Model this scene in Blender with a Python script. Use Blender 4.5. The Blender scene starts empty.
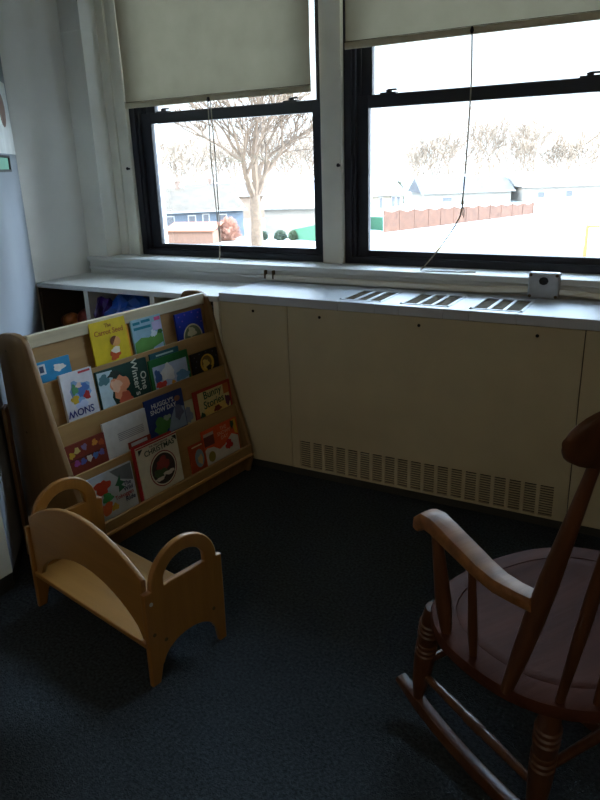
import bpy, bmesh, math, random
from mathutils import Vector, Matrix, noise
random.seed(7)
C = bpy.context.scene.collection
PI = math.pi
R = math.radians

# ------------------------------------------------------------------ helpers
def lin(c):
    c = [x / 255 for x in c]                                  # colours are plain sRGB numbers, 0 to 255
    return tuple(x / 12.92 if x <= .04045 else ((x + .055) / 1.055) ** 2.4 for x in c) + (1,)

MATS = {}
def mat(name, col, rough=.6, var=.06, scale=8, stretch=(1, 1, 1), bump=0, spec=.4, metal=0, bscale=None, coat=0):
    if name in MATS: return MATS[name]
    m = bpy.data.materials.new(name); m.use_nodes = True
    nt = m.node_tree; N = nt.nodes; L = nt.links
    b = N['Principled BSDF']
    tc = N.new('ShaderNodeTexCoord'); mp = N.new('ShaderNodeMapping'); mp.inputs['Scale'].default_value = stretch
    no = N.new('ShaderNodeTexNoise'); no.inputs['Scale'].default_value = scale; no.inputs['Detail'].default_value = 6
    rp = N.new('ShaderNodeValToRGB')
    c = lin(col)
    rp.color_ramp.elements[0].position = .3; rp.color_ramp.elements[1].position = .7
    rp.color_ramp.elements[0].color = tuple(max(0, x * (1 - var * 2)) for x in c[:3]) + (1,)
    rp.color_ramp.elements[1].color = tuple(min(1, x * (1 + var * 2)) for x in c[:3]) + (1,)
    L.new(tc.outputs['Object'], mp.inputs['Vector']); L.new(mp.outputs[0], no.inputs['Vector'])
    L.new(no.outputs['Fac'], rp.inputs['Fac']); L.new(rp.outputs['Color'], b.inputs['Base Color'])
    b.inputs['Roughness'].default_value = rough; b.inputs['Metallic'].default_value = metal
    b.inputs['Specular IOR Level'].default_value = spec
    if coat: b.inputs['Coat Weight'].default_value = coat; b.inputs['Coat Roughness'].default_value = .25
    if bump:
        n2 = N.new('ShaderNodeTexNoise'); n2.inputs['Scale'].default_value = bscale or scale * 4; n2.inputs['Detail'].default_value = 4
        L.new(mp.outputs[0], n2.inputs['Vector'])
        bp = N.new('ShaderNodeBump'); bp.inputs['Strength'].default_value = bump; bp.inputs['Distance'].default_value = .01
        L.new(n2.outputs['Fac'], bp.inputs['Height']); L.new(bp.outputs[0], b.inputs['Normal'])
    MATS[name] = m
    return m

def wood(name, col, axis='Z', rough=.45, var=.14, scale=5, coat=.15, spec=.4):
    st = {'X': (.5, 7, 7), 'Y': (7, .5, 7), 'Z': (7, 7, .5)}[axis]
    return mat(name, col, rough, var, scale, st, .08, spec, 0, scale * 3, coat)

def glass_mat():
    m = bpy.data.materials.new('window_glass'); m.use_nodes = True
    nt = m.node_tree; N = nt.nodes; L = nt.links; N.remove(N['Principled BSDF'])
    t = N.new('ShaderNodeBsdfTransparent'); t.inputs[0].default_value = (.96, .98, .98, 1)
    g = N.new('ShaderNodeBsdfGlossy'); g.inputs['Roughness'].default_value = .02
    f = N.new('ShaderNodeFresnel'); f.inputs[0].default_value = 1.45
    mx = N.new('ShaderNodeMixShader'); L.new(f.outputs[0], mx.inputs[0]); L.new(t.outputs[0], mx.inputs[1]); L.new(g.outputs[0], mx.inputs[2])
    L.new(mx.outputs[0], N['Material Output'].inputs[0])
    return m

def fabric_mat(name, col, trans):
    m = bpy.data.materials.new(name); m.use_nodes = True
    nt = m.node_tree; N = nt.nodes; L = nt.links; N.remove(N['Principled BSDF'])
    d = N.new('ShaderNodeBsdfDiffuse'); t = N.new('ShaderNodeBsdfTranslucent'); mx = N.new('ShaderNodeMixShader'); mx.inputs[0].default_value = trans
    tc = N.new('ShaderNodeTexCoord'); no = N.new('ShaderNodeTexNoise'); no.inputs['Scale'].default_value = 9; no.inputs['Detail'].default_value = 8
    rp = N.new('ShaderNodeValToRGB'); c = lin(col)
    rp.color_ramp.elements[0].color = tuple(x * .85 for x in c[:3]) + (1,); rp.color_ramp.elements[1].color = tuple(x * 1.12 for x in c[:3]) + (1,)
    L.new(tc.outputs['Object'], no.inputs['Vector']); L.new(no.outputs[0], rp.inputs[0])
    L.new(rp.outputs[0], d.inputs[0]); L.new(rp.outputs[0], t.inputs[0])
    L.new(d.outputs[0], mx.inputs[1]); L.new(t.outputs[0], mx.inputs[2]); L.new(mx.outputs[0], N['Material Output'].inputs[0])
    return m

def obj(name, bm, m, parent=None, smooth=False, bevel=0, bseg=2):
    me = bpy.data.meshes.new(name)
    if isinstance(bm, bmesh.types.BMesh):
        bmesh.ops.recalc_face_normals(bm, faces=bm.faces[:])
        bm.to_mesh(me); bm.free()
    else:
        me = bm
    o = bpy.data.objects.new(name, me); C.objects.link(o)
    if m: me.materials.clear(); me.materials.append(m)
    if smooth:
        for p in me.polygons: p.use_smooth = True
        me.set_sharp_from_angle(angle=R(40)) if hasattr(me, 'set_sharp_from_angle') else None
    if bevel:
        md = o.modifiers.new('edge', 'BEVEL'); md.width = bevel; md.segments = bseg; md.limit_method = 'ANGLE'
    if parent: o.parent = parent
    return o

def tag(o, label, cat, group=None, kind=None):
    o['label'] = label; o['category'] = cat
    if group: o['group'] = group
    if kind: o['kind'] = kind
    return o

def thing(name, label, cat, loc=(0, 0, 0), rot=(0, 0, 0), group=None):
    o = bpy.data.objects.new(name, None); C.objects.link(o); o.empty_display_size = .1
    o.location = loc; o.rotation_euler = rot
    return tag(o, label, cat, group)

def struct(name, bm, m, parent=None, bevel=0, smooth=False):
    o = obj(name, bm, m, parent, smooth, bevel)
    if parent is None: o['kind'] = 'structure'
    return o

def box(bm, x0, x1, y0, y1, z0, z1):
    vs = [bm.verts.new(v) for v in ((x0, y0, z0), (x1, y0, z0), (x1, y1, z0), (x0, y1, z0), (x0, y0, z1), (x1, y0, z1), (x1, y1, z1), (x0, y1, z1))]
    for f in ((0, 3, 2, 1), (4, 5, 6, 7), (0, 1, 5, 4), (1, 2, 6, 5), (2, 3, 7, 6), (3, 0, 4, 7)): bm.faces.new([vs[i] for i in f])
    return bm
def bx(*a):
    bm = bmesh.new(); box(bm, *a); return bm

def frame_axes(d, up=Vector((0, 0, 1))):
    d = d.normalized()
    if abs(d.dot(up)) > .95: up = Vector((0, 1, 0))
    s = d.cross(up).normalized(); u = s.cross(d).normalized()
    return s, u

def tube(bm, pts, rad, seg=10, caps=True):
    pts = [Vector(p) for p in pts]; n = len(pts)
    if not hasattr(rad, '__len__'): rad = [rad] * n
    s, u = frame_axes(pts[1] - pts[0]); rings = []
    for i, p in enumerate(pts):
        d = (pts[min(i + 1, n - 1)] - pts[max(i - 1, 0)]).normalized()
        s = (s - d * s.dot(d)).normalized(); u = s.cross(d).normalized()
        rings.append([bm.verts.new(p + (s * math.cos(2 * PI * k / seg) + u * math.sin(2 * PI * k / seg)) * rad[i]) for k in range(seg)])
    for a, b in zip(rings, rings[1:]):
        for k in range(seg): bm.faces.new([a[k], a[(k + 1) % seg], b[(k + 1) % seg], b[k]])
    if caps: bm.faces.new(rings[0][::-1]); bm.faces.new(rings[-1])
    return bm

def turned(bm, a, b, prof, seg=18):
    """lathe between points a and b; prof = [(t, r)]"""
    a = Vector(a); b = Vector(b)
    return tube(bm, [a.lerp(b, t) for t, r in prof], [r for t, r in prof], seg)

def sweep(bm, pts, w, h, side):
    """rounded rectangular bar along pts; side = horizontal width direction"""
    pts = [Vector(p) for p in pts]; n = len(pts); side = Vector(side).normalized(); rings = []
    if not hasattr(w, '__len__'): w = [w] * n
    if not hasattr(h, '__len__'): h = [h] * n
    for i, p in enumerate(pts):
        d = (pts[min(i + 1, n - 1)] - pts[max(i - 1, 0)]).normalized(); u = side.cross(d).normalized()
        if u.z < 0 and i == 0: pass
        ring = []
        for k in range(16):
            a = 2 * PI * k / 16; ca, sa = math.cos(a), math.sin(a)
            q = 1 / (abs(ca) ** 5 + abs(sa) ** 5) ** .2
            ring.append(bm.verts.new(p + side * ca * q * w[i] / 2 + u * sa * q * h[i] / 2))
        rings.append(ring)
    for a, b in zip(rings, rings[1:]):
        for k in range(16): bm.faces.new([a[k], a[(k + 1) % 16], b[(k + 1) % 16], b[k]])
    bm.faces.new(rings[0][::-1]); bm.faces.new(rings[-1])
    return bm

def plate_mesh(outline, holes=(), th=.018, bev=.003, name='plate'):
    """2-D outline (a, b) with holes -> mesh in local XY, thickness along Z, centred"""
    cu = bpy.data.curves.new(name, 'CURVE'); cu.dimensions = '2D'; cu.fill_mode = 'BOTH'
    cu.extrude = th / 2 - bev; cu.bevel_depth = bev; cu.bevel_resolution = 2; cu.offset = -bev
    for ring in [outline] + list(holes):
        sp = cu.splines.new('POLY'); sp.points.add(len(ring) - 1); sp.use_cyclic_u = True
        for p, q in zip(sp.points, ring): p.co = (q[0], q[1], 0, 1)
    o = bpy.data.objects.new(name, cu); C.objects.link(o)
    dg = bpy.context.evaluated_depsgraph_get(); me = bpy.data.meshes.new_from_object(o.evaluated_get(dg))
    bpy.data.objects.remove(o); bpy.data.curves.remove(cu)
    return me

def plate(name, outline, holes, th, bev, M, m, parent):
    me = plate_mesh(outline, holes, th, bev, name); me.transform(M)
    o = obj(name, me, m, parent)
    for p in me.polygons: p.use_smooth = True
    me.set_sharp_from_angle(angle=R(35))
    return o
# plane orientations: columns are where local x, y, z go
YZ = Matrix(((0, 0, 1, 0), (1, 0, 0, 0), (0, 1, 0, 0), (0, 0, 0, 1)))    # (a,b)->(Y,Z), thickness X
XZ = Matrix(((1, 0, 0, 0), (0, 0, -1, 0), (0, 1, 0, 0), (0, 0, 0, 1)))   # (a,b)->(X,Z), thickness -Y

FONT = None
def text_mesh(txt, size, align='CENTER', space=.9, ext=.0003):
    cu = bpy.data.curves.new('title', 'FONT'); cu.body = txt; cu.size = size; cu.align_x = align; cu.align_y = 'CENTER'; cu.extrude = ext; cu.offset = size * .012; cu.space_line = space
    cu.resolution_u = 3
    o = bpy.data.objects.new('title', cu); C.objects.link(o)
    dg = bpy.context.evaluated_depsgraph_get(); me = bpy.data.meshes.new_from_object(o.evaluated_get(dg))
    bpy.data.objects.remove(o); bpy.data.curves.remove(cu)
    return me

def arc(cx, cy, rx, ry, a0, a1, n=20):
    return [(cx + rx * math.cos(R(a0 + (a1 - a0) * i / n)), cy + ry * math.sin(R(a0 + (a1 - a0) * i / n))) for i in range(n + 1)]

# ------------------------------------------------------------------ materials
M_wall = mat('painted_wall', (233, 230, 222), .75, .03, 3, bump=.05, bscale=60)
M_blockwall = mat('painted_block', (240, 237, 226), .7, .04, 3, bump=.1, bscale=40)
M_trim = mat('painted_trim', (236, 231, 214), .5, .04, 5, bump=.04)
M_sill = mat('painted_sill', (218, 218, 212), .4, .03, 4)
M_heater = mat('cream_enamel', (191, 178, 146), .5, .03, 6, spec=.35)
M_lid = mat('white_enamel', (186, 190, 195), .4, .03, 5, spec=.45)
M_dark = mat('dark_void', (14, 13, 12), .9, .05, 10)
M_vent = mat('grey_brown_louvre', (88, 76, 54), .8, .08, 20, spec=.1)
M_base = mat('black_base', (38, 38, 34), .6, .1, 10)
M_frame = mat('bronze_frame', (35, 35, 42), .5, .08, 6, spec=.4)
M_carpet = mat('blue_grey_carpet', (55, 60, 63), .97, .25, 120, bump=.8, bscale=260, spec=.05)
M_ceiling = mat('ceiling_white', (239, 238, 233), .9, .03, 4)
M_steel = mat('galvanised_steel', (180, 184, 186), .45, .10, 14, metal=.25)
M_maple = wood('maple_ply', (156, 122, 73), 'X', .5, .06)
M_mapleV = wood('maple_ply_upright', (130, 100, 61), 'Z', .5, .06)
M_pale = wood('pale_maple', (198, 187, 158), 'X', .5, .06)
M_birch = wood('birch_ply', (142, 97, 40), 'Z', .42, .05)
M_birchX = wood('birch_ply_length', (146, 103, 46), 'X', .42, .05)
M_edge = wood('ply_edge', (185, 138, 82), 'X', .5)
M_chair = wood('reddish_walnut', (84, 50, 28), 'Z', .4, .16, coat=.1)
M_seat = wood('worn_walnut_seat', (70, 39, 28), 'X', .62, .14, 4, 0, .035)
M_arm = wood('worn_walnut_arm', (134, 90, 52), 'X', .5, .18, 5, .05, .25)
M_glass = glass_mat()
M_shade = fabric_mat('shade_cloth', (179, 168, 140), .12)
M_hem = mat('shade_hem', (203, 191, 160), .8, .05, 20)
M_cord = mat('cord_grey', (165, 154, 136), .8)
M_page = mat('page_white', (216, 210, 194), .8, .04, 40)
def flat(col): return mat('print %d %d %d' % tuple(col), col, .45, .05, 25, spec=.3)

# ------------------------------------------------------------------ room shell
XW = -1.466
P0 = Vector((XW, -.012, 0)); P1 = Vector((-.413, -1.154, 0))
DW = (P1 - P0).normalized(); NW = Vector((-DW.y, DW.x, 0))          # along the angled wall, into the room
ANG = math.atan2(DW.y, DW.x)
struct('floor', bx(-1.9, 5, -6, .7, -.1, 0), M_carpet)
struct('ceiling', bx(-1.9, 5.1, -6.1, .75, 2.9, 3.0), M_ceiling)
bm = bmesh.new()
for y0, y1, x0, x1, z0, z1 in ((.55, .72, -1.7, 5.1, 0, .86), (.55, .72, -1.7, 5.1, 2.5, 2.9), (.55, .72, -1.7, -1.195, .86, 2.5), (.55, .72, -.08, .022, .86, 2.5), (.55, .72, 1.186, 5.1, .86, 2.5)):
    box(bm, x0, x1, y0, y1, z0, z1)
struct('wall_window', bm, M_wall)
struct('wall_niche', bx(-1.62, XW, -.012, .56, 0, 2.9), M_wall)
def diag_prism(t0, t1, d0, d1, z0, z1):
    bm = bmesh.new(); q = []
    for z in (z0, z1):
        for t, d in ((t0, d0), (t1, d0), (t1, d1), (t0, d1)):
            p = P0 + DW * t + NW * d; q.append(bm.verts.new((p.x, p.y, z)))
    for f in ((0, 3, 2, 1), (4, 5, 6, 7), (0, 1, 5, 4), (1, 2, 6, 5), (2, 3, 7, 6), (3, 0, 4, 7)): bm.faces.new([q[i] for i in f])
    return bm
TL = (P1 - P0).length
struct('wall_angled', diag_prism(0, TL, -.14, 0, .06, 2.9), mat('angled_wall_shaded', (143, 149, 156), .75, .03, 3, bump=.05, bscale=60))  # white wall: its dimness and cool window light are put into this grey
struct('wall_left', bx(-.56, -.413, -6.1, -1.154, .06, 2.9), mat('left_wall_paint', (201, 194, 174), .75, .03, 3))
struct('wall_right', bx(5, 5.15, -6.1, .72, 0, 2.9), M_wall)
struct('wall_rear', bx(-.56, 5.15, -6.15, -6, 0, 2.9), M_wall)
bm = diag_prism(.2, TL + .0, -.14, -.004, 0, .06); box(bm, -.56, -.417, -6, -1.154, 0, .06)
struct('baseboard_left', bm, M_base)

# pilaster of painted block, sill, trims
bm = bmesh.new()
zz = [.872, 1.0, 1.32, 1.64, 1.96, 2.28, 2.6, 2.9]
for a, b in zip(zz, zz[1:]): box(bm, XW, -1.328, .37, .56, a + .002, b - .001)
box(bm, XW, -1.330, .372, .558, .872, 2.9)
struct('wall_pilaster', bm, M_blockwall)
bm = bmesh.new()
box(bm, XW + .012, 5, .3385, .55, .846, .872); box(bm, XW + .016, 5, .352, .55, .822, .846); box(bm, XW + .016, 5, .342, .55, .806, .822); box(bm, XW + .016, 5, .352, .55, .5, .806)
struct('trim_1', bm, M_sill, bevel=.004)                             # window sill with its stepped apron
bm = bmesh.new()
box(bm, -1.328, -1.275, .478, .56, .872, 2.5); box(bm, -1.275, -1.235, .490, .56, .872, 2.5); box(bm, -1.235, -1.197, .482, .56, .872, 2.5)
struct('trim_2', bm, M_trim, bevel=.004)                             # left casing
struct('trim_3', bx(-.080, .022, .478, .56, .872, 2.5), M_trim, bevel=.004)   # post between the windows
struct('trim_4', bx(1.184, 1.30, .478, .56, .872, 2.5), M_trim, bevel=.004)

# ------------------------------------------------------------------ windows
def window(n, x0, label, wide=1.112):
    x1 = x0 + wide
    w = bpy.data.objects.new(n, None); C.objects.link(w); w.location = (x0, .5, .872); w['kind'] = 'structure'; w['label'] = label
    W = x1 - x0; H = 1.6
    def part(name, boxes, m=M_frame, parent=w, bevel=.002):
        bm = bmesh.new()
        for b in boxes: box(bm, *b)
        return obj(name, bm, m, parent, bevel=bevel)
    part('frame', [(0, .035, 0, .13, 0, H), (W - .022, W, 0, .13, 0, H), (.035, W - .022, 0, .13, 0, .032), (.035, W - .022, 0, .13, H - .04, H),
                   (.035, .05, .012, .03, .032, H), (.035, .055, .06, .07, .032, H)])
    # lower sash (front) and upper sash (behind)
    sr = .044; sl = .062 if wide < 1.13 else .052
    def sash(name, y0, y1, z0, z1, st, bt, tp):
        s = part(name, [(.05, .05 + st, y0, y1, z0, z1), (W - .022 - sr, W - .022, y0, y1, z0, z1), (.05 + st, W - .022 - sr, y0, y1, z0, z0 + bt), (.05 + st, W - .022 - sr, y0, y1, z1 - tp, z1)])
        yc = (y0 + y1) / 2
        part('glass', [(.05 + st - .004, W - .022 - sr + .004, yc - .002, yc + .002, z0 + bt - .004, z1 - tp + .004)], M_glass, s, 0)
        return s
    low = sash('lower_sash', .03, .06, .012, .705, sl, .045, .05)
    sash('upper_sash', .07, .10, .67, H - .04, sl, .04, .045)
    for lx in (.19, W - .18):
        bm = bmesh.new()
        box(bm, lx - .035, lx + .035, .03, .06, .7045, .712); tube(bm, [(lx, .045, .711), (lx, .045, .722)], .013, 10)
        box(bm, lx - .004, lx + .034, .038, .05, .718, .725)
        obj('sash_lock', bm, M_frame, low, bevel=.001)
    return w
window('window_1', -1.192, 'dark framed double hung window, lower sash below the longer roller shade')
window('window_2', .024, 'dark framed double hung window above the heater cover, shorter roller shade', 1.16)

# small black shade pegs on the casings
for x, z, lab in ((-1.207, 1.315, 'tiny black peg on the left window casing beside the pilaster'), (.012, 1.3, 'tiny black peg on the white post between the windows')):
    t = thing('wall_peg', lab, 'peg', (x, .478, z), group='black pegs on the window casings')
    bm = bmesh.new(); tube(bm, [(0, 0, 0), (0, -.012, 0), (0, -.016, .001), (0, -.02, .001)], [.005, .005, .008, .006], 10); obj('peg', bm, M_dark, t)

# ------------------------------------------------------------------ roller shades
def shade(label, x0, x1, zb, y, cordx, tilt=0, curl=0):
    t = thing('roller_shade', label, 'window shade', (0, y, 0), group='beige roller shades over the windows')
    zt = 2.46; bm = bmesh.new(); nx, nz = 28, 30; g = []
    for j in range(nz + 1):
        row = []
        for i in range(nx + 1):
            s = i / nx; v = j / nz
            x = x0 + (x1 - x0) * s; z = zb + tilt * (s - .5) + (zt - zb - tilt * (s - .5)) * v
            yy = .004 * math.sin(s * 7 + 1) * (1 - v) + .003 * math.sin(v * 9 + s * 3) - curl * max(0, s - .8) ** 2 * 4 * (1 - v)
            x += curl * .5 * max(0, s - .7) * (1 - v) * (1 if x1 < .2 else 0)
            row.append(bm.verts.new((x, yy, z)))
        g.append(row)
    for a, b in zip(g, g[1:]):
        for i in range(nx): bm.faces.new([a[i], a[i + 1], b[i + 1], b[i]])
    obj('shade_cloth', bm, M_shade, t, smooth=True)
    bm = bmesh.new(); n = 12
    pts = [(x0 + (x1 - x0) * i / n, -.004 + .004 * math.sin(i / n * 7 + 1), zb + .012 + tilt * (i / n - .5)) for i in range(n + 1)]
    sweep(bm, pts, .007, .026, (0, 1, 0)); obj('hem_slat', bm, M_hem, t, smooth=True)
    bm = bmesh.new(); sweep(bm, [(p[0], p[1] - .004, p[2] + .015) for p in pts], .002, .0025, (0, 1, 0)); obj('hem_seam', bm, M_vent, t)
    bm = bmesh.new(); tube(bm, [(x0 - .005, 0, zt + .01), (x1 + .005, 0, zt + .01)], .03, 16); obj('roller', bm, M_hem, t, smooth=True)
    return t
s1 = shade('longer beige roller shade pulled down over the left window', -1.162, -.108, 1.602, .448, -.643, .004, .012)
s2 = shade('shorter beige roller shade over the right window', .058, 1.21, 1.750, .448, .588)
def pull(parent, pts, r=.0028):
    bm = bmesh.new(); tube(bm, pts, r, 6); return obj('pull_cord', bm, M_cord, parent, smooth=True)
pull(s1, [(-.648, -.008, 1.605), (-.650, -.010, 1.35), (-.640, -.008, 1.10), (-.634, -.006, .96), (-.630, -.02, .90), (-.62, -.04, .876)])
c = pull(s1, [(-.633, -.008, 1.605), (-.625, -.010, 1.35), (-.628, -.008, 1.15), (-.631, -.006, .97)])
bm = bmesh.new(); tube(bm, [(-.641, -.012, 1.618), (-.641, -.012, 1.604), (-.641, -.012, 1.598)], [.006, .009, .004], 10); obj('cord_knob', bm, M_frame, c)
c = pull(s2, [(.588, -.008, 1.755), (.594, -.010, 1.60), (.592, -.010, 1.45), (.586, -.008, 1.28), (.579, -.006, 1.14), (.572, -.006, 1.09), (.552, -.01, 1.05), (.523, -.025, 1.0), (.489, -.05, .945), (.455, -.072, .90), (.437, -.085, .8765), (.46, -.088, .8755), (.52, -.08, .8755), (.60, -.075, .8755), (.66, -.055, .8755)])
bm = bmesh.new(); tube(bm, [(.578, -.006, 1.165), (.580, -.008, 1.14), (.578, -.006, 1.125)], [.002, .006, .003], 8)
tube(bm, [(.579, -.006, 1.13), (.588, -.008, 1.115), (.586, -.006, 1.085), (.580, -.006, 1.10), (.578, -.006, 1.128)], .002, 6); obj('knot', bm, M_cord, c)
bm = bmesh.new(); tube(bm, [(.588, -.010, 1.775), (.588, -.012, 1.762), (.588, -.01, 1.752)], [.004, .008, .004], 10); obj('cord_knob', bm, M_frame, c)

# ------------------------------------------------------------------ heater cover
H = thing('heater_cover', 'long cream metal heater cover with white top and bottom grille below the windows', 'heater', (0, 0, 0))
XL, XR, XE = -.3375, 1.1433, 2.3
GX = [(.232, .388), (.486, .655), (.752, .918)]                     # louvred openings in the top
bm = bmesh.new()
xs = [XL]
for a, b in GX: xs += [a, b]
xs += [XE]
for i in range(0, len(xs), 2): box(bm, xs[i], xs[i + 1], -.004, .3383, .7635, .80)
for a, b in GX: box(bm, a, b, -.004, .045, .7635, .80); box(bm, a, b, .245, .3383, .7635, .80)
obj('top', bm, M_lid, H, bevel=.003)
for a, b in GX:
    bm = bmesh.new(); box(bm, a - .012, b + .012, .034, .045, .80, .8022); box(bm, a - .012, b + .012, .245, .256, .80, .8022)
    box(bm, a - .012, a, .045, .245, .80, .8022); box(bm, b, b + .012, .045, .245, .80, .8022)
    w3 = (b - a) / 3
    for k in (1, 2): box(bm, a + w3 * k - .006, a + w3 * k + .006, .045, .245, .795, .8022)
    g = obj('top_grille', bm, M_lid, H, bevel=.0006)
    bm = bmesh.new()
    for k in range(34): box(bm, a, b, .048 + k * .0058, .0515 + k * .0058, .788, .7985)
    obj('louvres', bm, M_vent, g)
    bm = bx(a - .003, b + .003, .042, .248, .766, .770); obj('duct', bm, mat('duct_grey', (85, 80, 63), .7), g)
    for sx in (a - .006, b + .006):
        bm = bmesh.new(); tube(bm, [(sx, .038, .802), (sx, .038, .8045), (sx, .038, .8055)], [.004, .004, .002], 10); obj('screw', bm, M_steel, g)
# front panels with the long slotted grille
gx0, gx1, gz0, gz1 = .04, 1.093, .058, .178
obj('front_panel', bx(XL, -.0017, 0, .012, .048, .762), M_heater, H, bevel=.0015)
bm = bmesh.new()
box(bm, .0017, gx0, 0, .012, .048, .762); box(bm, gx1, XR - .0017, 0, .012, .048, .762); box(bm, gx0, gx1, 0, .012, .048, gz0); box(bm, gx0, gx1, 0, .012, gz1, .762)
fp = obj('front_panel', bm, M_heater, H)
bm = bmesh.new(); ncol = 19; pitch = (gx1 - gx0) / ncol
for k in range(1, ncol): box(bm, gx0 + pitch * k - .0065, gx0 + pitch * k + .0065, .001, .010, gz0, gz1)
for k in range(1, 12): z = gz0 + (gz1 - gz0) * k / 12; box(bm, gx0, gx1, .003, .009, z - .0021, z + .0021)
g = obj('grille', bm, M_heater, fp)
obj('front_panel', bx(XR + .0017, XE, 0, .012, .048, .762), M_heater, H, bevel=.0015)
for q in (XL, XE - .012): obj('end_panel', bx(q, q + .012, .012, .3383, .048, .7632), M_heater, H)
obj('inner_casing', bx(XL + .013, XE - .013, .03, .3383, .05, .7625), M_dark, H)
obj('toe_base', bx(XL + .01, XE, .03, .3383, 0, .048), mat('toe_grey', (60, 60, 54), .6), H)
for x, z in ((-.167, .732), (.149, .729), (.566, .731), (.991, .730), (1.45, .73)):
    bm = bmesh.new(); tube(bm, [(x, .002, z), (x, -.002, z), (x, -.003, z)], [.006, .006, .004], 12); obj('screw', bm, M_dark, H)

# junction box and the wire raceway on the apron
J = thing('junction_box', 'square grey metal electrical box on the heater top against the sill', 'electrical box', (.943, .30, .8))
bm = bx(-.056, .056, 0, .0385, .001, .098); obj('box_body', bm, M_steel, J, bevel=.006)
bm = bmesh.new(); tube(bm, [(-.002, .002, .068), (-.002, -.002, .068)], .015, 8); tube(bm, [(.003, .002, .068), (.003, -.0018, .068)], .015, 8); obj('knockout', bm, M_dark, J)
for sx in (-.047, .047):
    for sz in (.01, .089):
        bm = bmesh.new(); tube(bm, [(sx, .003, sz), (sx, -.002, sz), (sx, -.003, sz)], [.006, .006, .004], 10); obj('screw', bm, M_vent, J)
rw = thing('wire_raceway', 'beige wire raceway running along the sill apron to the grey electrical box', 'raceway', (0, .33, .8))
bm = bmesh.new(); sweep(bm, [(-.30, .002, .018), (.3, .002, .018), (.7, .002, .018), (.82, -.002, .026), (.886, -.006, .030)], .016, .026, (0, 1, 0)); obj('channel', bm, M_trim, rw, smooth=True)
bm = bmesh.new(); sweep(bm, [(1.0, -.006, .026), (1.07, -.004, .022), (1.2, .002, .012), (2.2, .002, .012)], .016, .022, (0, 1, 0)); obj('channel', bm, M_trim, rw, smooth=True)
for x in (-.305, -.262): obj('end_clip', bx(x - .004, x + .004, -.008, .009, .012, .05), M_vent, rw)

# ------------------------------------------------------------------ low shelf unit in the niche
S = thing('low_bookshelf', 'low white built-in shelf unit in the corner below the left window', 'shelf unit', (XW, 0, 0))
SW = XL - XW
obj('top', bx(.002, SW - .003, -.01, .3375, .760, .785), M_sill, S, bevel=.003)
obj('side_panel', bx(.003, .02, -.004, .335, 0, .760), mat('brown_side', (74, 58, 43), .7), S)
obj('side_panel', bx(SW - .03, SW - .004, -.006, .335, 0, .760), M_trim, S)
for x in (.322, .74): obj('divider', bx(x, x + .028, -.006, .33, .05, .760), M_trim, S)
bm = bmesh.new(); box(bm, .02, .322, .0, .33, .52, .536); box(bm, .35, .74, .0, .33, .52, .536); box(bm, .768, SW - .03, .0, .33, .52, .536)
obj('shelf', bm, M_trim, S)
obj('bottom', bx(.02, SW - .03, .0, .33, 0, .05), M_trim, S)
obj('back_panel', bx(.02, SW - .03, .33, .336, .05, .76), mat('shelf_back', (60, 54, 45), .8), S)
def crumple(sx, sy, sz, amp, seed, sub=3):
    bm = bmesh.new(); bmesh.ops.create_icosphere(bm, subdivisions=sub, radius=1)
    for v in bm.verts:
        k = Vector((seed * 3.1, seed * 1.7, 0)); n = noise.noise(v.co * 1.7 + k) * amp + noise.noise(v.co * 4 + k) * amp * .5
        v.co = v.co * (1 + n); q = v.co
        q.z = max(-.8, q.z)
        v.co = Vector((q.x * sx, q.y * sy, (q.z + .8) * sz))
    return bm
def loose(name, label, cat, loc, bm, m, group='things kept in the low shelf unit'):
    o = obj(name, bm, m); o.location = loc; return tag(o, label, cat, group)
b = loose('plastic_bag', 'crumpled bright blue plastic bag stuffed in the low shelf unit', 'bag', (-.90, .06, .536), crumple(.125, .10, .118, .45, 2), mat('blue_plastic', (13, 74, 156), .3, .15, 12, spec=.6))
b = loose('plastic_bag', 'dark navy crumpled bag right of the bright blue bag', 'bag', (-.58, .14, .536), crumple(.085, .11, .095, .4, 5), mat('navy_plastic', (22, 36, 63), .35, .15, 12, spec=.5))
b = loose('snack_bag', 'purple and white foil packet left of the blue bag', 'packet', (-1.065, .05, .536), crumple(.045, .07, .105, .35, 8), mat('purple_foil', (58, 26, 92), .3, .6, 14, spec=.6))
k = 0
for x, y, s, col, lab in ((-1.40, .10, .035, (122, 61, 34), 'brown-red toy ball lying furthest into the shelf corner'), (-1.335, .07, .045, (168, 96, 42), 'orange-brown toy ball in the left shelf compartment'), (-1.26, .11, .055, (140, 59, 38), 'large dull red toy ball in the left shelf compartment'), (-1.19, .08, .04, (59, 79, 60), 'dark green toy ball beside the shelf divider')):
    bm = bmesh.new(); bmesh.ops.create_icosphere(bm, subdivisions=3, radius=s)
    for f in bm.faces: f.smooth = True
    loose('toy_ball', lab, 'toy ball', (x, y, .536 + s), bm, mat('toy %d %d %d' % col, col, .5, .3, 30), 'toy balls in the low shelf unit')
for x, h, col, lab in ((-.385, .19, (125, 36, 32), 'dark red book standing at the right end of the low shelf'), (-.41, .17, (42, 47, 74), 'dark blue book standing next to the red book in the low shelf')):
    t = thing('hardback_book', lab, 'book', (x, .05, .536), group='books in the low shelf unit')
    bm = bmesh.new(); box(bm, -.011, -.009, 0, .15, 0, h); box(bm, .009, .011, 0, .15, 0, h); box(bm, -.011, .011, -.002, 0, 0, h); obj('cover', bm, flat(col), t)
    obj('pages', bx(-.009, .009, 0, .147, .003, h - .003), M_page, t)

# ------------------------------------------------------------------ things on the angled wall
def on_wall(t, z, off=.002):
    p = P0 + DW * t + NW * off; return (p.x, p.y, z)
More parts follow.
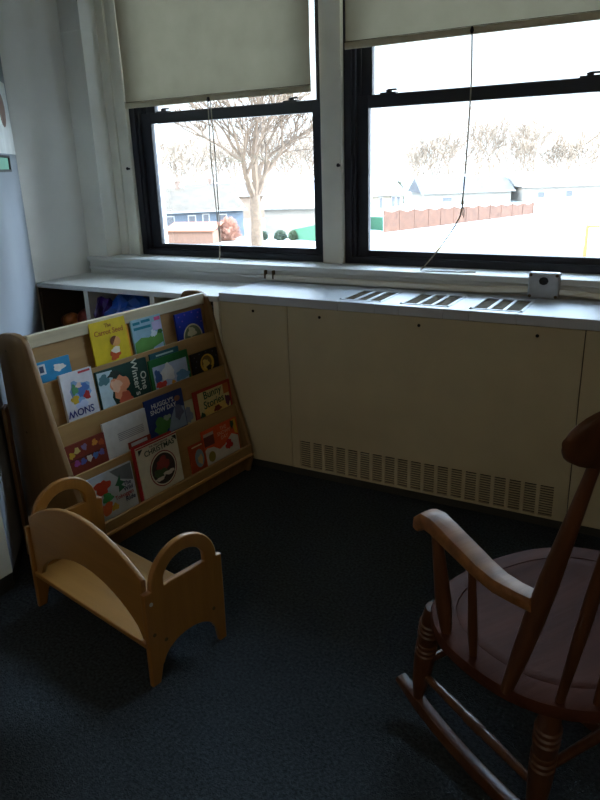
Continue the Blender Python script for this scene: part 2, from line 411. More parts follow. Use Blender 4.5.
# local X along DW reversed so that X points to the viewer's right, Y into the wall
WR = (0, 0, ANG + PI)
def wall_thing(name, label, cat, tc, zc): return thing(name, label, cat, on_wall(tc, zc), WR)
po = wall_thing('wall_poster', 'white paper sheet with a picture pinned on the angled wall', 'poster', .245, 1.545)
o_ = [( -.24, .155), (.20, .155), (.235, -.150), (-.24, -.152)]
plate('sheet', o_, [], .0016, .0003, XZ, mat('white_paper', (220, 220, 216), .8), po)
plate('picture', [(x * .9 - .0, z) for x, z in arc(.02, .03, .085, .07, 0, 360, 24)[:-1]], [], .0012, .0002, Matrix.Translation((0, -.0016, 0)) @ XZ, flat((138, 106, 92)), po)
fr = wall_thing('framed_board', 'small dark framed green board below the white paper on the angled wall', 'framed board', .56, 1.352)
fr.location = on_wall(.56, 1.352, .008)
plate('frame', [(-.26, -.034), (.26, -.034), (.26, .034), (-.26, .034)], [[(-.25, -.024), (-.25, .024), (.25, .024), (.25, -.024)]], .014, .002, XZ, mat('frame_grey', (59, 58, 56), .5), fr)
plate('board', [(-.252, -.026), (.252, -.026), (.252, .026), (-.252, .026)], [], .004, .0005, Matrix.Translation((0, .003, 0)) @ XZ, mat('mint_board', (127, 181, 154), .6), fr)
wb = thing('wooden_board', 'narrow brown wooden board standing between the book display and the angled white wall', 'board', on_wall(1.315, 0, .018), WR)
obj('board', bx(-.03, .03, -.006, .006, 0, .56), wood('dark_board', (128, 96, 60), 'Z'), wb, bevel=.002)

# ------------------------------------------------------------------ book display
BO = Vector((-.19, -.02, 0)); BA = R(85)
B = thing('book_display', 'maple four tier book display stand against the heater cover and corner', 'book display', BO, (0, 0, BA))
W = .92
prof = [(.022, 0), (.06, 0), (.075, .03), (.10, .04), (.27, .04), (.295, .03), (.31, 0), (.36, 0), (.36, .735)]
prof += [(.36 - .045 + .045 * math.cos(a), .735 + .065 * math.sin(a)) for a in [R(15 * i) for i in range(1, 7)]]
prof += [(.27, .804), (.240, .802), (.214, .792), (.199, .776), (.191, .755), (.132, .535), (.080, .361), (.013, .145), (.0, .09), (.0, .07)]
for x in (-.011, -W + .011):
    plate('side_panel', prof, [], .022, .004, Matrix.Translation((x, 0, 0)) @ YZ, M_mapleV, B)
x0, x1 = -W + .022, -.022
KB = .12
LIP = [(.228, .80), (.169, .636), (.122, .488), (.071, .315), (.0, .135)]
def slab(y, z0, z1, zr, th):       # leaning board whose front face passes (y at zr)
    bm = bmesh.new(); v = []
    for z in (z0, z1):
        yy = y - KB * (zr - z)
        for q in ((x0, yy), (x1, yy), (x1, yy + th), (x0, yy + th)): v.append(bm.verts.new((q[0], q[1], z)))
    for f in ((0, 3, 2, 1), (4, 5, 6, 7), (0, 1, 5, 4), (1, 2, 6, 5), (2, 3, 7, 6), (3, 0, 4, 7)): bm.faces.new([v[i] for i in f])
    return bm
LEDGE = {}
for r in (1, 2, 3, 4):
    dt, zt = LIP[r - 1]; dl, zl = LIP[r]; zled = zl - .032; LEDGE[r] = zled
    bk = obj('back_board', slab(dt, zled - .008, zt - (.004 if r == 1 else 0), zt, .009), M_maple, B, bevel=.0015)
    yb = dt - KB * (zt - zled)
    obj('ledge', bx(x0, x1, dl + (.002 if r < 4 else -.003), yb + .002, zled - .012, zled), M_maple, bk)
tr = obj('top_rail', bx(x0, x1, .211, .2262, .752, .798), M_pale, B, bevel=.003)
obj('front_rail', bx(x0, x1, -.006, .008, .095, .137), M_maple, B, bevel=.003)
obj('front_edge_strip', bx(x0, x1, -.010, .02, .083, .097), M_edge, B, bevel=.003)
obj('toe_board', bx(x0, x1, .042, .058, 0, .083), M_mapleV, B)
obj('rear_panel', bx(x0, x1, .345, .353, .04, .76), M_maple, B)
for u in (0.0, -W):
    for (y, z) in ((.31, .74), (.27, .45), (.2, .12)):
        bm = bmesh.new(); s = 1 if u == 0 else -1
        tube(bm, [(u - s * .002, y, z), (u + s * .0006, y, z)], .004, 10); obj('screw', bm, M_vent, B)

BM = Matrix.Translation(BO) @ Matrix.Rotation(BA, 4, 'Z')
TH = math.atan(KB)
def book(row, uL, uR, ztop, cover, label, th=.008, off=.014, layers=(), pages=True, back=None, zbot=None):
    """uL/uR = distances from the right end of the stand; standing on the ledge of the row, leaning on its back board"""
    dt, zt = LIP[row - 1]; zb = LEDGE[row] + .0015 if zbot is None else zbot
    y = dt - off - KB * (zt - zb); h = (ztop - zb) / math.cos(TH); w = uL - uR
    loc = BM @ Vector((-(uL + uR) / 2, y, zb))
    t = thing('picture_book', label, 'book', loc, (-TH, 0, BA), 'picture books on the display stand')
    m = flat(cover)
    bm = bmesh.new(); box(bm, -w / 2, w / 2, 0, .0012, 0, h); box(bm, -w / 2, w / 2, th - .0012, th, 0, h); box(bm, -w / 2, -w / 2 + .0014, .0012, th - .0012, 0, h)
    co = obj('cover', bm, m, t)
    obj('pages', bx(-w / 2 + .0014, w / 2 - .002, .0012, th - .0012, .002, h - .0025), M_page, t)
    n = 0
    for kind, *a in layers:
        n += 1; ly = -.0004 - .0003 * n
        if kind == 'shape':        # name, colour, points in 0..1 of the cover
            nm, col, pts = a
            pl = [((px - .5) * w, py * h) for px, py in pts]
            plate(nm, pl, [], .0004, .00005, Matrix.Translation((0, ly, 0)) @ XZ, flat(col), co)
        elif kind == 'text':       # string, colour, size, x, y, rot, name
            s, col, size, px, py, rot = a
            me = text_mesh(s, size); me.transform(Matrix.Translation(((px - .5) * w, ly, py * h)) @ XZ @ Matrix.Rotation(R(rot), 4, 'Z'))
            obj('title', me, flat(col), co)
    return t
def rect(a, b, c, d): return [(a, c), (b, c), (b, d), (a, d)]
def ell(cx, cy, rx, ry, n=22): return arc(cx, cy, rx, ry, 0, 360, n)[:-1]
def blob(cx, cy, rx, ry, seed, n=26, amp=.3):
    rnd = random.Random(seed); ph = [rnd.random() * 6 for _ in range(3)]
    out = []
    for i in range(n):
        a = 2 * PI * i / n; q = 1 + amp * (.5 * math.sin(3 * a + ph[0]) + .35 * math.sin(5 * a + ph[1]) + .25 * math.sin(8 * a + ph[2]))
        out.append((min(.985, max(.015, cx + rx * q * math.cos(a))), min(.985, max(.015, cy + ry * q * math.sin(a)))))
    return out

# --- top tier
book(1, .915 - .02, .753, .701, (43, 134, 184), 'low blue book lying at the left end of the top tier', layers=[('shape', 'sticker', (201, 204, 208), rect(.06, .28, .55, .92)), ('shape', 'mark', (58, 74, 102), rect(.11, .23, .62, .85)), ('shape', 'picture', (223, 224, 218), blob(.66, .66, .17, .13, 3))])
book(1, .632, .463, .796, (217, 149, 44), 'orange book mostly hidden behind the yellow carrot book', .006, .0085)
book(1, .646, .476, .787, (211, 187, 23), 'bright yellow book titled The Carrot Seed on the top tier', .006, .0155, [
    ('text', 'The', (138, 90, 18), .020, .5, .89, 0), ('text', 'Carrot Seed', (168, 100, 26), .0275, .5, .76, 0),
    ('shape', 'picture_body', (196, 85, 31), blob(.55, .26, .14, .10, 4)), ('shape', 'picture_shirt', (230, 224, 204), blob(.60, .36, .12, .07, 6, amp=.2)),
    ('shape', 'picture_head', (216, 160, 94), ell(.64, .53, .12, .10)), ('shape', 'picture_hair', (106, 60, 22), arc(.60, .545, .12, .105, 60, 230, 14))])
book(1, .450, .292, .760, (143, 185, 207), 'light blue book with a green meadow cover between yellow and dark blue books', layers=[
    ('shape', 'meadow', (95, 154, 74), [(.02, .02), (.98, .02), (.98, .50), (.75, .56), (.5, .48), (.25, .52), (.02, .42)]), ('shape', 'stream', (168, 196, 221), [(.45, .05), (.95, .10), (.95, .28), (.62, .2)]),
    ('shape', 'hill', (211, 226, 234), blob(.68, .56, .10, .10, 9)), ('shape', 'bush', (47, 106, 53), blob(.9, .58, .08, .08, 10)),
    ('shape', 'title_bar', (18, 122, 146), rect(.05, .28, .86, .93)), ('shape', 'title_bar', (18, 122, 146), rect(.32, .62, .88, .95)), ('shape', 'title_bar', (18, 122, 146), rect(.05, .62, .73, .80)),
    ('shape', 'badge', (212, 92, 140), rect(.76, .96, .86, .95)), ('shape', 'patch', (185, 180, 216), rect(.66, .97, .62, .84))])
book(1, .213, .053, .738, (27, 55, 168), 'dark blue starry book at the right end of the top tier', layers=[
    ('shape', 'arch', (216, 211, 184), arc(.55, .18, .36, .42, 0, 180, 20)), ('shape', 'picture', (109, 125, 90), arc(.55, .18, .32, .37, 0, 180, 20)), ('shape', 'figures', (207, 200, 166), blob(.52, .34, .16, .15, 12))]
    + [('shape', 'star', (125, 95, 180), ell(x, y, .03, .025, 6)) for x, y in ((.12, .9), (.35, .93), (.62, .95), (.85, .9), (.1, .6), (.92, .6), (.22, .75), (.8, .75))])
# --- second tier
book(2, .838, .702, .651, (213, 214, 220), 'white picture book titled Snow standing upside down in the second tier', .012, .016, [
    ('shape', 'picture', (127, 166, 208), blob(.52, .62, .32, .20, 21)), ('shape', 'picture', (75, 115, 184), blob(.60, .63, .2, .13, 22)), ('shape', 'picture', (208, 177, 60), blob(.32, .50, .12, .08, 23)),
    ('shape', 'picture', (183, 58, 58), blob(.70, .52, .10, .08, 24)), ('shape', 'picture', (90, 154, 108), blob(.36, .68, .10, .09, 25)), ('shape', 'picture', (216, 196, 180), blob(.5, .74, .09, .05, 27)), ('shape', 'picture', (185, 198, 224), blob(.5, .38, .2, .07, 26)),
    ('text', 'SNOW', (32, 42, 120), .036, .42, .27, 180), ('shape', 'label', (184, 67, 76), rect(.55, .93, .945, .985))])
book(2, .688, .443, .623, (18, 60, 52), "dark green book titled One Winter's Day with an orange and white picture", .010, .015, [
    ('shape', 'snow', (182, 203, 212), [(.01, .02), (.30, .02), (.22, .35), (.28, .60), (.30, .95), (.01, .97)]), ('shape', 'branch', (79, 125, 134), blob(.12, .78, .10, .12, 30)),
    ('shape', 'figure', (217, 140, 102), blob(.40, .52, .17, .28, 31)), ('shape', 'figure', (226, 179, 148), blob(.33, .58, .10, .14, 32)), ('shape', 'figure', (192, 90, 60), blob(.47, .25, .12, .14, 33)), ('shape', 'hat', (34, 48, 44), blob(.33, .85, .12, .07, 34)),
    ('text', "One\nWinter's D", (201, 205, 189), .040, .80, .50, -90)])
book(2, .416, .256, .624, (29, 90, 104), 'teal book peeking out behind the green bordered book', .006, .0085, [('shape', 'title_bar', (169, 199, 204), rect(.2, .8, .90, .94))])
book(2, .437, .218, .603, (31, 107, 56), 'green bordered book with a white dog picture in the second tier', .006, .0165, [
    ('shape', 'picture', (174, 191, 220), rect(.07, .94, .14, .80)), ('shape', 'picture', (94, 144, 194), blob(.78, .34, .18, .14, 41)), ('shape', 'picture', (223, 226, 230), blob(.42, .54, .17, .22, 42)), ('shape', 'picture', (61, 98, 160), blob(.17, .50, .08, .2, 45)), ('shape', 'picture', (194, 57, 45), blob(.22, .26, .13, .11, 43)), ('shape', 'picture', (224, 160, 60), blob(.52, .24, .05, .05, 44))])
book(2, .199, .037, .571, (23, 22, 28), 'black book with a gold oval picture at the right end of the second tier', layers=[
    ('shape', 'oval', (195, 154, 52), ell(.56, .52, .26, .34)), ('shape', 'picture', (107, 85, 39), ell(.54, .56, .19, .25)), ('shape', 'figure', (199, 169, 88), blob(.50, .50, .12, .18, 51)), ('shape', 'figure', (31, 26, 20), blob(.60, .32, .09, .13, 52))]
    + [('shape', 'dot', (74, 74, 102), ell(x, y, .025, .03, 6)) for x, y in ((.1, .85), (.3, .93), (.55, .95), (.8, .9), (.92, .7), (.1, .5), (.15, .7))])
# --- third tier
book(3, .897, .728, .419, (124, 52, 38), 'brown red book crowded with small colourful figures, left end of third tier', layers=[
    ('shape', 'band', (92, 42, 30), rect(.05, .95, .55, .60))] + [('shape', 'figure', c, blob(x, y, .07, .085, 60 + i)) for i, (x, y, c) in enumerate(((.12, .72, (201, 162, 58)), (.26, .80, (198, 176, 106)), (.45, .83, (122, 106, 146)), (.72, .84, (199, 138, 58)), (.2, .48, (154, 74, 134)), (.36, .47, (90, 95, 154)), (.52, .49, (201, 182, 164)), (.68, .50, (79, 111, 168)), (.84, .52, (106, 95, 156)), (.88, .78, (164, 81, 42))))])
book(3, .728, .490, .446, (207, 207, 202), 'plain white back cover with small print in the third tier', layers=[
    ('shape', 'print_line', (143, 143, 144), rect(.25, .78, y, y + .018)) for y in (.64, .60, .56, .52, .48)] + [('shape', 'label', (140, 58, 42), rect(.40, .88, .20, .36)), ('shape', 'label', (185, 192, 196), rect(.46, .80, .24, .32))])
book(3, .520, .313, .468, (31, 52, 112), 'dark blue snow book with pale block lettering in the third tier', .006, .0145, [
    ('shape', 'hill', (63, 122, 60), blob(.38, .36, .24, .18, 71)), ('shape', 'hill', (127, 147, 174), [(.48, .16), (.98, .16), (.98, .6), (.75, .68), (.6, .45)]), ('shape', 'glow', (143, 160, 144), blob(.5, .5, .10, .06, 72)), ('shape', 'figure', (90, 95, 125), blob(.82, .52, .11, .17, 73)), ('shape', 'figure', (138, 90, 66), ell(.83, .82, .08, .06)),
    ('text', "HUGGLY'S\nSNOW DAY", (213, 213, 216), .026, .44, .77, 0)])
book(3, .345, .257, .404, (185, 181, 151), 'small cream book half hidden behind the dark blue snow book', .005, .008, [('shape', 'picture', (123, 134, 160), blob(.6, .5, .25, .28, 75))])
book(3, .253, .020, .428, (154, 47, 34), 'red bordered storybook with green lettering at the right end of third tier', layers=[
    ('shape', 'picture', (201, 187, 132), rect(.09, .93, .13, .92)), ('shape', 'sun', (216, 184, 102), arc(.52, .16, .36, .36, 0, 180, 18)), ('shape', 'sky', (179, 98, 47), rect(.78, .93, .62, .92)), ('shape', 'figure', (122, 50, 32), blob(.56, .28, .10, .09, 81)), ('shape', 'figure', (93, 47, 74), blob(.86, .40, .07, .16, 82)), ('shape', 'bush', (38, 71, 42), blob(.15, .22, .07, .1, 83)),
    ('text', 'Bunny\nStories', (29, 77, 51), .046, .48, .66, 3)])
# --- bottom tier
book(4, .867, .660, .290, (188, 196, 201), 'pale book titled The Wild Toboggan Ride at the left end of the bottom tier', layers=[
    ('shape', 'sky', (109, 116, 120), [(.5, .98), (.98, .98), (.98, .62), (.7, .75)]), ('shape', 'tree', (47, 107, 74), [(.62, .5), (.78, .55), (.70, .62), (.78, .66), (.70, .72), (.70, .84), (.62, .72), (.56, .66), (.64, .62)]),
    ('shape', 'figure', (197, 71, 44), blob(.30, .74, .17, .14, 91)), ('shape', 'figure', (63, 138, 74), blob(.36, .50, .11, .10, 92)), ('shape', 'figure', (212, 106, 60), blob(.28, .30, .17, .12, 93)), ('shape', 'figure', (201, 162, 58), blob(.48, .26, .08, .07, 94)),
    ('text', 'The\nWild', (28, 42, 85), .022, .83, .56, 0), ('text', 'Toboggan', (168, 58, 58), .022, .72, .41, 0), ('text', 'Ride', (28, 42, 85), .026, .84, .30, 0)])
book(4, .640, .432, .329, (168, 40, 42), 'red book directly behind the white Christmas book', .006, .0085)
book(4, .628, .416, .322, (207, 201, 180), 'white book titled Christmas with a round picture in the bottom tier', .006, .016, [
    ('shape', 'border', (161, 42, 42), [(.0, .975), (1, .975), (1, 1), (0, 1)]), ('shape', 'ring', (140, 47, 51), ell(.55, .46, .335, .325, 30)), ('shape', 'ring', (214, 208, 186), ell(.55, .46, .315, .305, 30)), ('shape', 'picture', (59, 50, 48), ell(.55, .46, .29, .28, 30)),
    ('shape', 'figure', (140, 58, 54), blob(.55, .55, .16, .12, 101)), ('shape', 'figure', (68, 89, 58), blob(.45, .40, .16, .08, 102)), ('shape', 'figure', (201, 194, 184), blob(.66, .35, .14, .04, 103)), ('shape', 'figure', (201, 194, 184), blob(.42, .30, .12, .035, 104)), ('shape', 'corner', (37, 48, 42), [(.03, .96), (.14, .96), (.03, .86)]), ('shape', 'corner', (37, 48, 42), [(.97, .96), (.86, .96), (.97, .86)]),
    ('text', 'CHRISTMAS', (47, 70, 54), .0305, .53, .855, 2), ('text', 'THE NIGHT BEFORE', (106, 90, 74), .011, .52, .94, 0)])
book(4, .359, .272, .235, (165, 67, 31), 'small orange book with a round blue picture, left of the big orange book', layers=[('shape', 'picture', (125, 150, 166), ell(.58, .50, .30, .30)), ('shape', 'figure', (201, 168, 120), blob(.62, .45, .16, .15, 111)), ('shape', 'title_bar', (216, 201, 160), rect(.15, .85, .90, .94))])
book(4, .274, .050, .268, (210, 82, 30), 'orange and white picture book with a gold seal at the right end of bottom tier', layers=[
    ('shape', 'snow', (207, 202, 192), [(.02, .02), (.98, .02), (.98, .50), (.80, .62), (.66, .50), (.58, .42), (.42, .36), (.26, .50), (.08, .54), (.02, .50)]), ('shape', 'house', (109, 51, 48), rect(.02, .30, .58, .86)), ('shape', 'roof', (183, 165, 156), rect(.02, .30, .84, .92)),
    ('shape', 'stripe', (207, 164, 42), [(.84, .98), (.95, .98), (.98, .55), (.90, .60)]), ('shape', 'tree', (47, 74, 44), blob(.84, .86, .05, .11, 121)), ('shape', 'patch', (185, 42, 34), blob(.68, .38, .10, .13, 122)), ('shape', 'seal', (143, 132, 56), ell(.17, .28, .095, .14)),
    ('text', 'THE\nSNOWY\nDAY', (224, 160, 128), .023, .58, .76, 0)])

# ------------------------------------------------------------------ small wooden rack with arched handles
K = thing('book_rack', 'small empty birch book rack with arched handles on the carpet', 'book rack', (.317, -1.304, 0), (0, 0, math.atan2(-.193, .981)))
out = [(.0, 0), (.026, 0), (.040, .05)] + [(.138 - .094 * math.cos(R(a)), .045 + .062 * math.sin(R(a))) for a in range(10, 171, 10)] + [(.236, .05), (.246, 0), (.270, 0), (.272, .13), (.272, .280), (.254, .283)]
out += [(.140 + .114 * math.cos(R(a)), .285 + .108 * math.sin(R(a))) for a in range(0, 181, 9)] + [(.021, .284), (.002, .284)]
hole = [(.140 + .075 * math.cos(R(a)), .285 + .069 * math.sin(R(a))) for a in range(0, 181, 10)]
hole = [(min(.211, max(.069, x)), z) for x, z in hole]
ends = []
for x in (-.009, -.586):
    ends.append(plate('end_panel', out, [hole[::-1]], .018, .004, Matrix.Translation((x, 0, 0)) @ YZ, M_birch, K))
a, b = -.577, -.018
fo = [(a, .128), (a + .03, .13)]
n = 26
for i in range(n + 1):
    s = i / n; fo.append((a + .03 + (b - a - .05) * s, .13 + .125 * math.sin(PI * s) ** .62))
fo += [(b, .128), (b, .298)]
for i in range(n + 1):
    s = i / n; fo.append((b + (a - b) * s, .300 + .112 * math.sin(PI * (s * .94 + .03)) ** .80))
fo += []
plate('front_panel', fo, [], .015, .003, Matrix.Translation((0, .018, 0)) @ XZ, M_birchX, K)
obj('shelf', bx(a, b, .002, .266, .114, .129), M_birchX, K, bevel=.003)
for e_, sgn, xs_ in ((ends[0], 1, 0), (ends[1], -1, -.595)):
    for y, z in ((.021, .25), (.021, .156), (.056, .122), (.228, .122)):
        bm = bmesh.new(); tube(bm, [(xs_ - sgn * .001, y, z), (xs_ + sgn * .0015, y, z)], .0055, 12); obj('screw', bm, M_steel if (y, z) == (.021, .25) else M_vent, e_)

# ------------------------------------------------------------------ rocking chair  (local X = chair's right, Y = front)
F = Vector((-.855, .52, 0)).normalized(); RT = Vector((F.y, -F.x, 0))
RC = thing('rocking_chair', 'reddish brown wooden rocking chair with spindle back facing the corner', 'rocking chair', (1.277, -1.087, 0), (0, 0, math.atan2(RT.y, RT.x)))
# the left side is at -v, the right side at v + .036
def side(s, v): return s * v + (.036 if s > 0 else 0)
# seat: rounded shield with a dished top
def seat_r(a):            # outline radius by angle from +X
    ca, sa = math.cos(a), math.sin(a)
    rx, ry = (.306 if ca > 0 else .270), (.226 if sa > 0 else .262)
    q = 1 / ((abs(ca) / rx) ** 2.35 + (abs(sa) / ry) ** 2.35) ** (1 / 2.35)
    return q
bm = bmesh.new(); ns = 64
rings_def = [(1.0, .402, 0), (.985, .412, 0), (.95, .4145, 0), (.80, .4145, 0), (.794, .4125, 0), (.788, .4135, 0), (.70, .411, 1), (.5, .406, 1), (.28, .404, 1), (.1, .404, 1)]
prev = None; top = []
def ring(k, z): return [bm.verts.new((seat_r(2 * PI * i / ns) * k * math.cos(2 * PI * i / ns), seat_r(2 * PI * i / ns) * k * math.sin(2 * PI * i / ns), z)) for i in range(ns)]
bot = [ring(.80, .372), ring(.93, .376), ring(.99, .388)]
allr = bot + [ring(k, z) for k, z, _ in rings_def]
for A_, B_ in zip(allr, allr[1:]):
    for i in range(ns): bm.faces.new([A_[i], A_[(i + 1) % ns], B_[(i + 1) % ns], B_[i]])
bm.faces.new(allr[0][::-1]); bm.faces.new(allr[-1])
obj('seat', bm, M_seat, RC, smooth=True)
# rockers
def rz(y): return ((y - .02) ** 2) / 1.95 + (.0 if y > 0 else 0)
for s in (-1, 1):
    bm = bmesh.new(); pts = [(side(s, .150), y, rz(y) + .019) for y in [.335 - .8 * i / 30 for i in range(31)]]
    hh = [.020 + .016 * min(1, i / 3) for i in range(31)]; hh = [min(h, .020 + .016 * min(1, (30 - i) / 3)) for i, h in enumerate(hh)]
    sweep(bm, pts, .030, hh, (1, 0, 0)); obj('rocker', bm, M_chair, RC, smooth=True)
LEGP = [(0, .013), (.06, .015), (.12, .019), (.20, .022), (.38, .026), (.54, .028), (.55, .024), (.565, .024), (.575, .028), (.59, .028), (.60, .024), (.615, .024), (.625, .028), (.64, .028), (.65, .025), (.70, .027), (.75, .029), (.76, .025), (.775, .025), (.785, .029), (.80, .029), (.81, .025), (.825, .025), (.835, .029), (.85, .029), (.86, .025), (.90, .024), (1, .018)]
legs = {}
for s in (-1, 1):
    for nm, foot, topp in (('f', (side(s, .150), .265), (side(s, .178), .190)), ('r', (side(s, .156), -.108), (side(s, .189), -.150))):
        a_ = (foot[0], foot[1], rz(foot[1]) + .030); b_ = (topp[0], topp[1], .378); legs[nm, s] = (Vector(a_), Vector(b_))
        bm = bmesh.new(); turned(bm, a_, b_, [(t_, r_ * .88) for t_, r_ in LEGP]); obj('leg', bm, M_chair, RC, smooth=True)
STR = [(0, .008), (.08, .009), (.28, .0105), (.40, .0115), (.42, .010), (.44, .0125), (.56, .0125), (.58, .010), (.60, .0115), (.72, .0105), (.92, .009), (1, .008)]
for s in (-1, 1):
    p = legs['f', s][0].lerp(legs['f', s][1], .30); q = legs['r', s][0].lerp(legs['r', s][1], .33)
    bm = bmesh.new(); turned(bm, p, q, STR, 14); obj('stretcher', bm, M_chair, RC, smooth=True)
for nm, t in (('f', .42), ('r', .48)):
    bm = bmesh.new(); turned(bm, legs[nm, -1][0].lerp(legs[nm, -1][1], t), legs[nm, 1][0].lerp(legs[nm, 1][1], t), STR, 14); obj('stretcher', bm, M_chair, RC, smooth=True)
# back posts, spindles and crest rail
POST = [(0, .011), (.06, .0125), (.20, .0155), (.38, .0175), (.55, .0165), (.75, .013), (.93, .0095), (1, .009)]
SPN = [(0, .0075), (.1, .0085), (.35, .0115), (.5, .0115), (.8, .0085), (1, .007)]
def crest(s): return -.219 - .072 * (1 - (abs(s) ** 2))          # y of the crest by s in -1..1 at z=.9
for s in (-1, 1):
    bm = bmesh.new(); turned(bm, (side(s, .250), -.098, .405), (side(s, .270), crest(.81) + .004, .912), POST); obj('back_post', bm, M_chair, RC, smooth=True)
for x, y, xt in ((.198, -.170, .212), (.148, -.208, .155), (.090, -.228, .093), (.030, -.236, .031)):
    for s in (-1, 1):
        bm = bmesh.new(); turned(bm, (side(s, x), y, .405), (side(s, xt), crest(xt / .334), .915), SPN, 12); obj('spindle', bm, M_chair, RC, smooth=True)
bm = bmesh.new(); n = 40; rows = []
for i in range(n + 1):
    s = math.sin((-1 + 2 * i / n) * PI / 2); x = .018 + .350 * s; k = math.sqrt(max(0, 1 - abs(s) ** 13))
    hh = .050 * max(.12, k) + .014 * (1 - s * s); zc = .952 + .014 * (1 - s * s); yc = crest(s); th = .013 * max(.45, k ** .5)
    r_ = []
    for j in range(14):
        a = 2 * PI * j / 14; z = zc + hh * math.sin(a); q = math.cos(a)
        r_.append(bm.verts.new((x, yc - .34 * (z - .9) + th * (abs(q) ** .5) * (1 if q > 0 else -1), z)))
    rows.append(r_)
for A_, B_ in zip(rows, rows[1:]):
    for j in range(14): bm.faces.new([A_[j], A_[(j + 1) % 14], B_[(j + 1) % 14], B_[j]])
bm.faces.new(rows[0][::-1]); bm.faces.new(rows[-1])
obj('crest_rail', bm, M_chair, RC, smooth=True)
# arms with arm posts
for s in (-1, 1):
    bm = bmesh.new()
    pts = [(-.156, .630), (-.11, .621), (-.07, .616), (-.025, .620), (.035, .632), (.08, .640), (.110, .645), (.134, .642), (.152, .630), (.158, .615)]
    xs_ = [.262, .259, .256, .253, .250, .247, .245, .243, .242, .242]
    ww = [.034, .036, .040, .044, .046, .046, .046, .046, .044, .040]; hh = [.028, .029, .030, .031, .033, .036, .038, .036, .030, .020]
    sweep(bm, [(side(s, x), y, z) for x, (y, z) in zip(xs_, pts)], ww, hh, (1, 0, 0)); obj('arm', bm, M_arm, RC, smooth=True)
    bm = bmesh.new(); turned(bm, (side(s, .240), .074, .405), (side(s, .248), .108, .632), [(0, .009), (.10, .0125), (.32, .0165), (.55, .0145), (.85, .0115), (1, .010)]); obj('arm_post', bm, M_chair, RC, smooth=True)
    bm = bmesh.new(); turned(bm, (side(s, .242), -.004, .405), (side(s, .250), .004, .600), [(0, .0075), (.3, .0095), (.7, .0085), (1, .007)], 12); obj('arm_spindle', bm, M_chair, RC, smooth=True)

# ------------------------------------------------------------------ outside
G = -7.7
M_snow = mat('snowy_ground', (163, 160, 155), .9, .12, .05, bump=0)
struct('ground_outside', bx(-260, 160, 6, 420, G - 1, G), M_snow)
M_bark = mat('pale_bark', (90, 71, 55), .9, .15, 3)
M_twig = mat('glare_paled_twigs', (130, 111, 94), .9, .15, .3)  # twigs kept pale: the washed-out glare of distance is put into the colour
def bare_tree(name, label, loc, h, seed, spread=.55, depth=5, r0=None, m=M_bark, group=None, n0=4, rmin=.02, fork=.28, seg=5):
    rnd = random.Random(seed); t = thing(name, label, 'tree', loc, group=group)
    trunk = bmesh.new(); br = bmesh.new(); r0 = r0 or h * .03
    def grow(p, d, L, r, lev):
        n = 3; pts = [p]; dd = d.copy()
        for i in range(n):
            dd = (dd + Vector((rnd.uniform(-1, 1), rnd.uniform(-1, 1), rnd.uniform(-.2, .6))) * .13).normalized(); pts.append(pts[-1] + dd * L / n)
        tube(br, pts, [max(rmin, r * (1 - .45 * i / n)) for i in range(n + 1)], 5 if lev < 2 else 4, False)
        if lev >= depth: return
        for k in range(rnd.choice((2, 3, 3)) if lev else 3):
            q = pts[rnd.choice((2, 3, 3))]; ax = Vector((rnd.uniform(-1, 1), rnd.uniform(-1, 1), rnd.uniform(-.3, .5))).normalized()
            nd = (dd + ax * (spread + .25 * rnd.random())).normalized(); nd.z = max(nd.z, -.05)
            grow(q, nd.normalized(), L * rnd.uniform(.62, .82), r * .55, lev + 1)
    top = Vector((rnd.uniform(-.02, .02) * h, rnd.uniform(-.02, .02) * h, h * fork))
    tube(trunk, [Vector((0, 0, -.2)), top * .5, top], [r0 * 1.15, r0, r0 * .85], 10)
    for k in range(n0):
        a = 2 * PI * (k + rnd.random() * .6) / n0; d = Vector((math.cos(a) * spread, math.sin(a) * spread, 1)).normalized()
        grow(top - Vector((0, 0, .03 * h)), d, h * .27, r0 * .62, 0)
    grow(top - Vector((0, 0, .02 * h)), Vector((rnd.uniform(-.1, .1), rnd.uniform(-.1, .1), 1)).normalized(), h * .32, r0 * .75, 0)
    obj('trunk', trunk, m, t, smooth=True); obj('branches', br, m, t)
    return t
bare_tree('bare_tree', 'large bare tree in front of the houses, seen through the left window', (-43.0, 66.2, G), 17, 11, .55, 5, .66, rmin=.055, fork=.34)
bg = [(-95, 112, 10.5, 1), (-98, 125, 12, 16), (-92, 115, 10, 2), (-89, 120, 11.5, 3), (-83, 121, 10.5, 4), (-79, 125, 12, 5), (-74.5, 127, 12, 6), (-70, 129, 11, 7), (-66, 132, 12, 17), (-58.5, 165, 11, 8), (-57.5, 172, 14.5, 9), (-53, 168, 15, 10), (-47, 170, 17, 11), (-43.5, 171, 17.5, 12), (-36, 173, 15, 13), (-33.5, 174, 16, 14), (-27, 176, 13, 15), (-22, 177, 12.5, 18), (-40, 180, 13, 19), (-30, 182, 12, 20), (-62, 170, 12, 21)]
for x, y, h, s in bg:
    bare_tree('bare_tree', 'bare winter tree in the distant tree line behind the houses', (x, y, G), h * (1.45 if x < -64 else 1.12), 100 + s, .5, 4, h * .018, M_twig, 'distant bare trees', 3, rmin=.07, fork=.2)

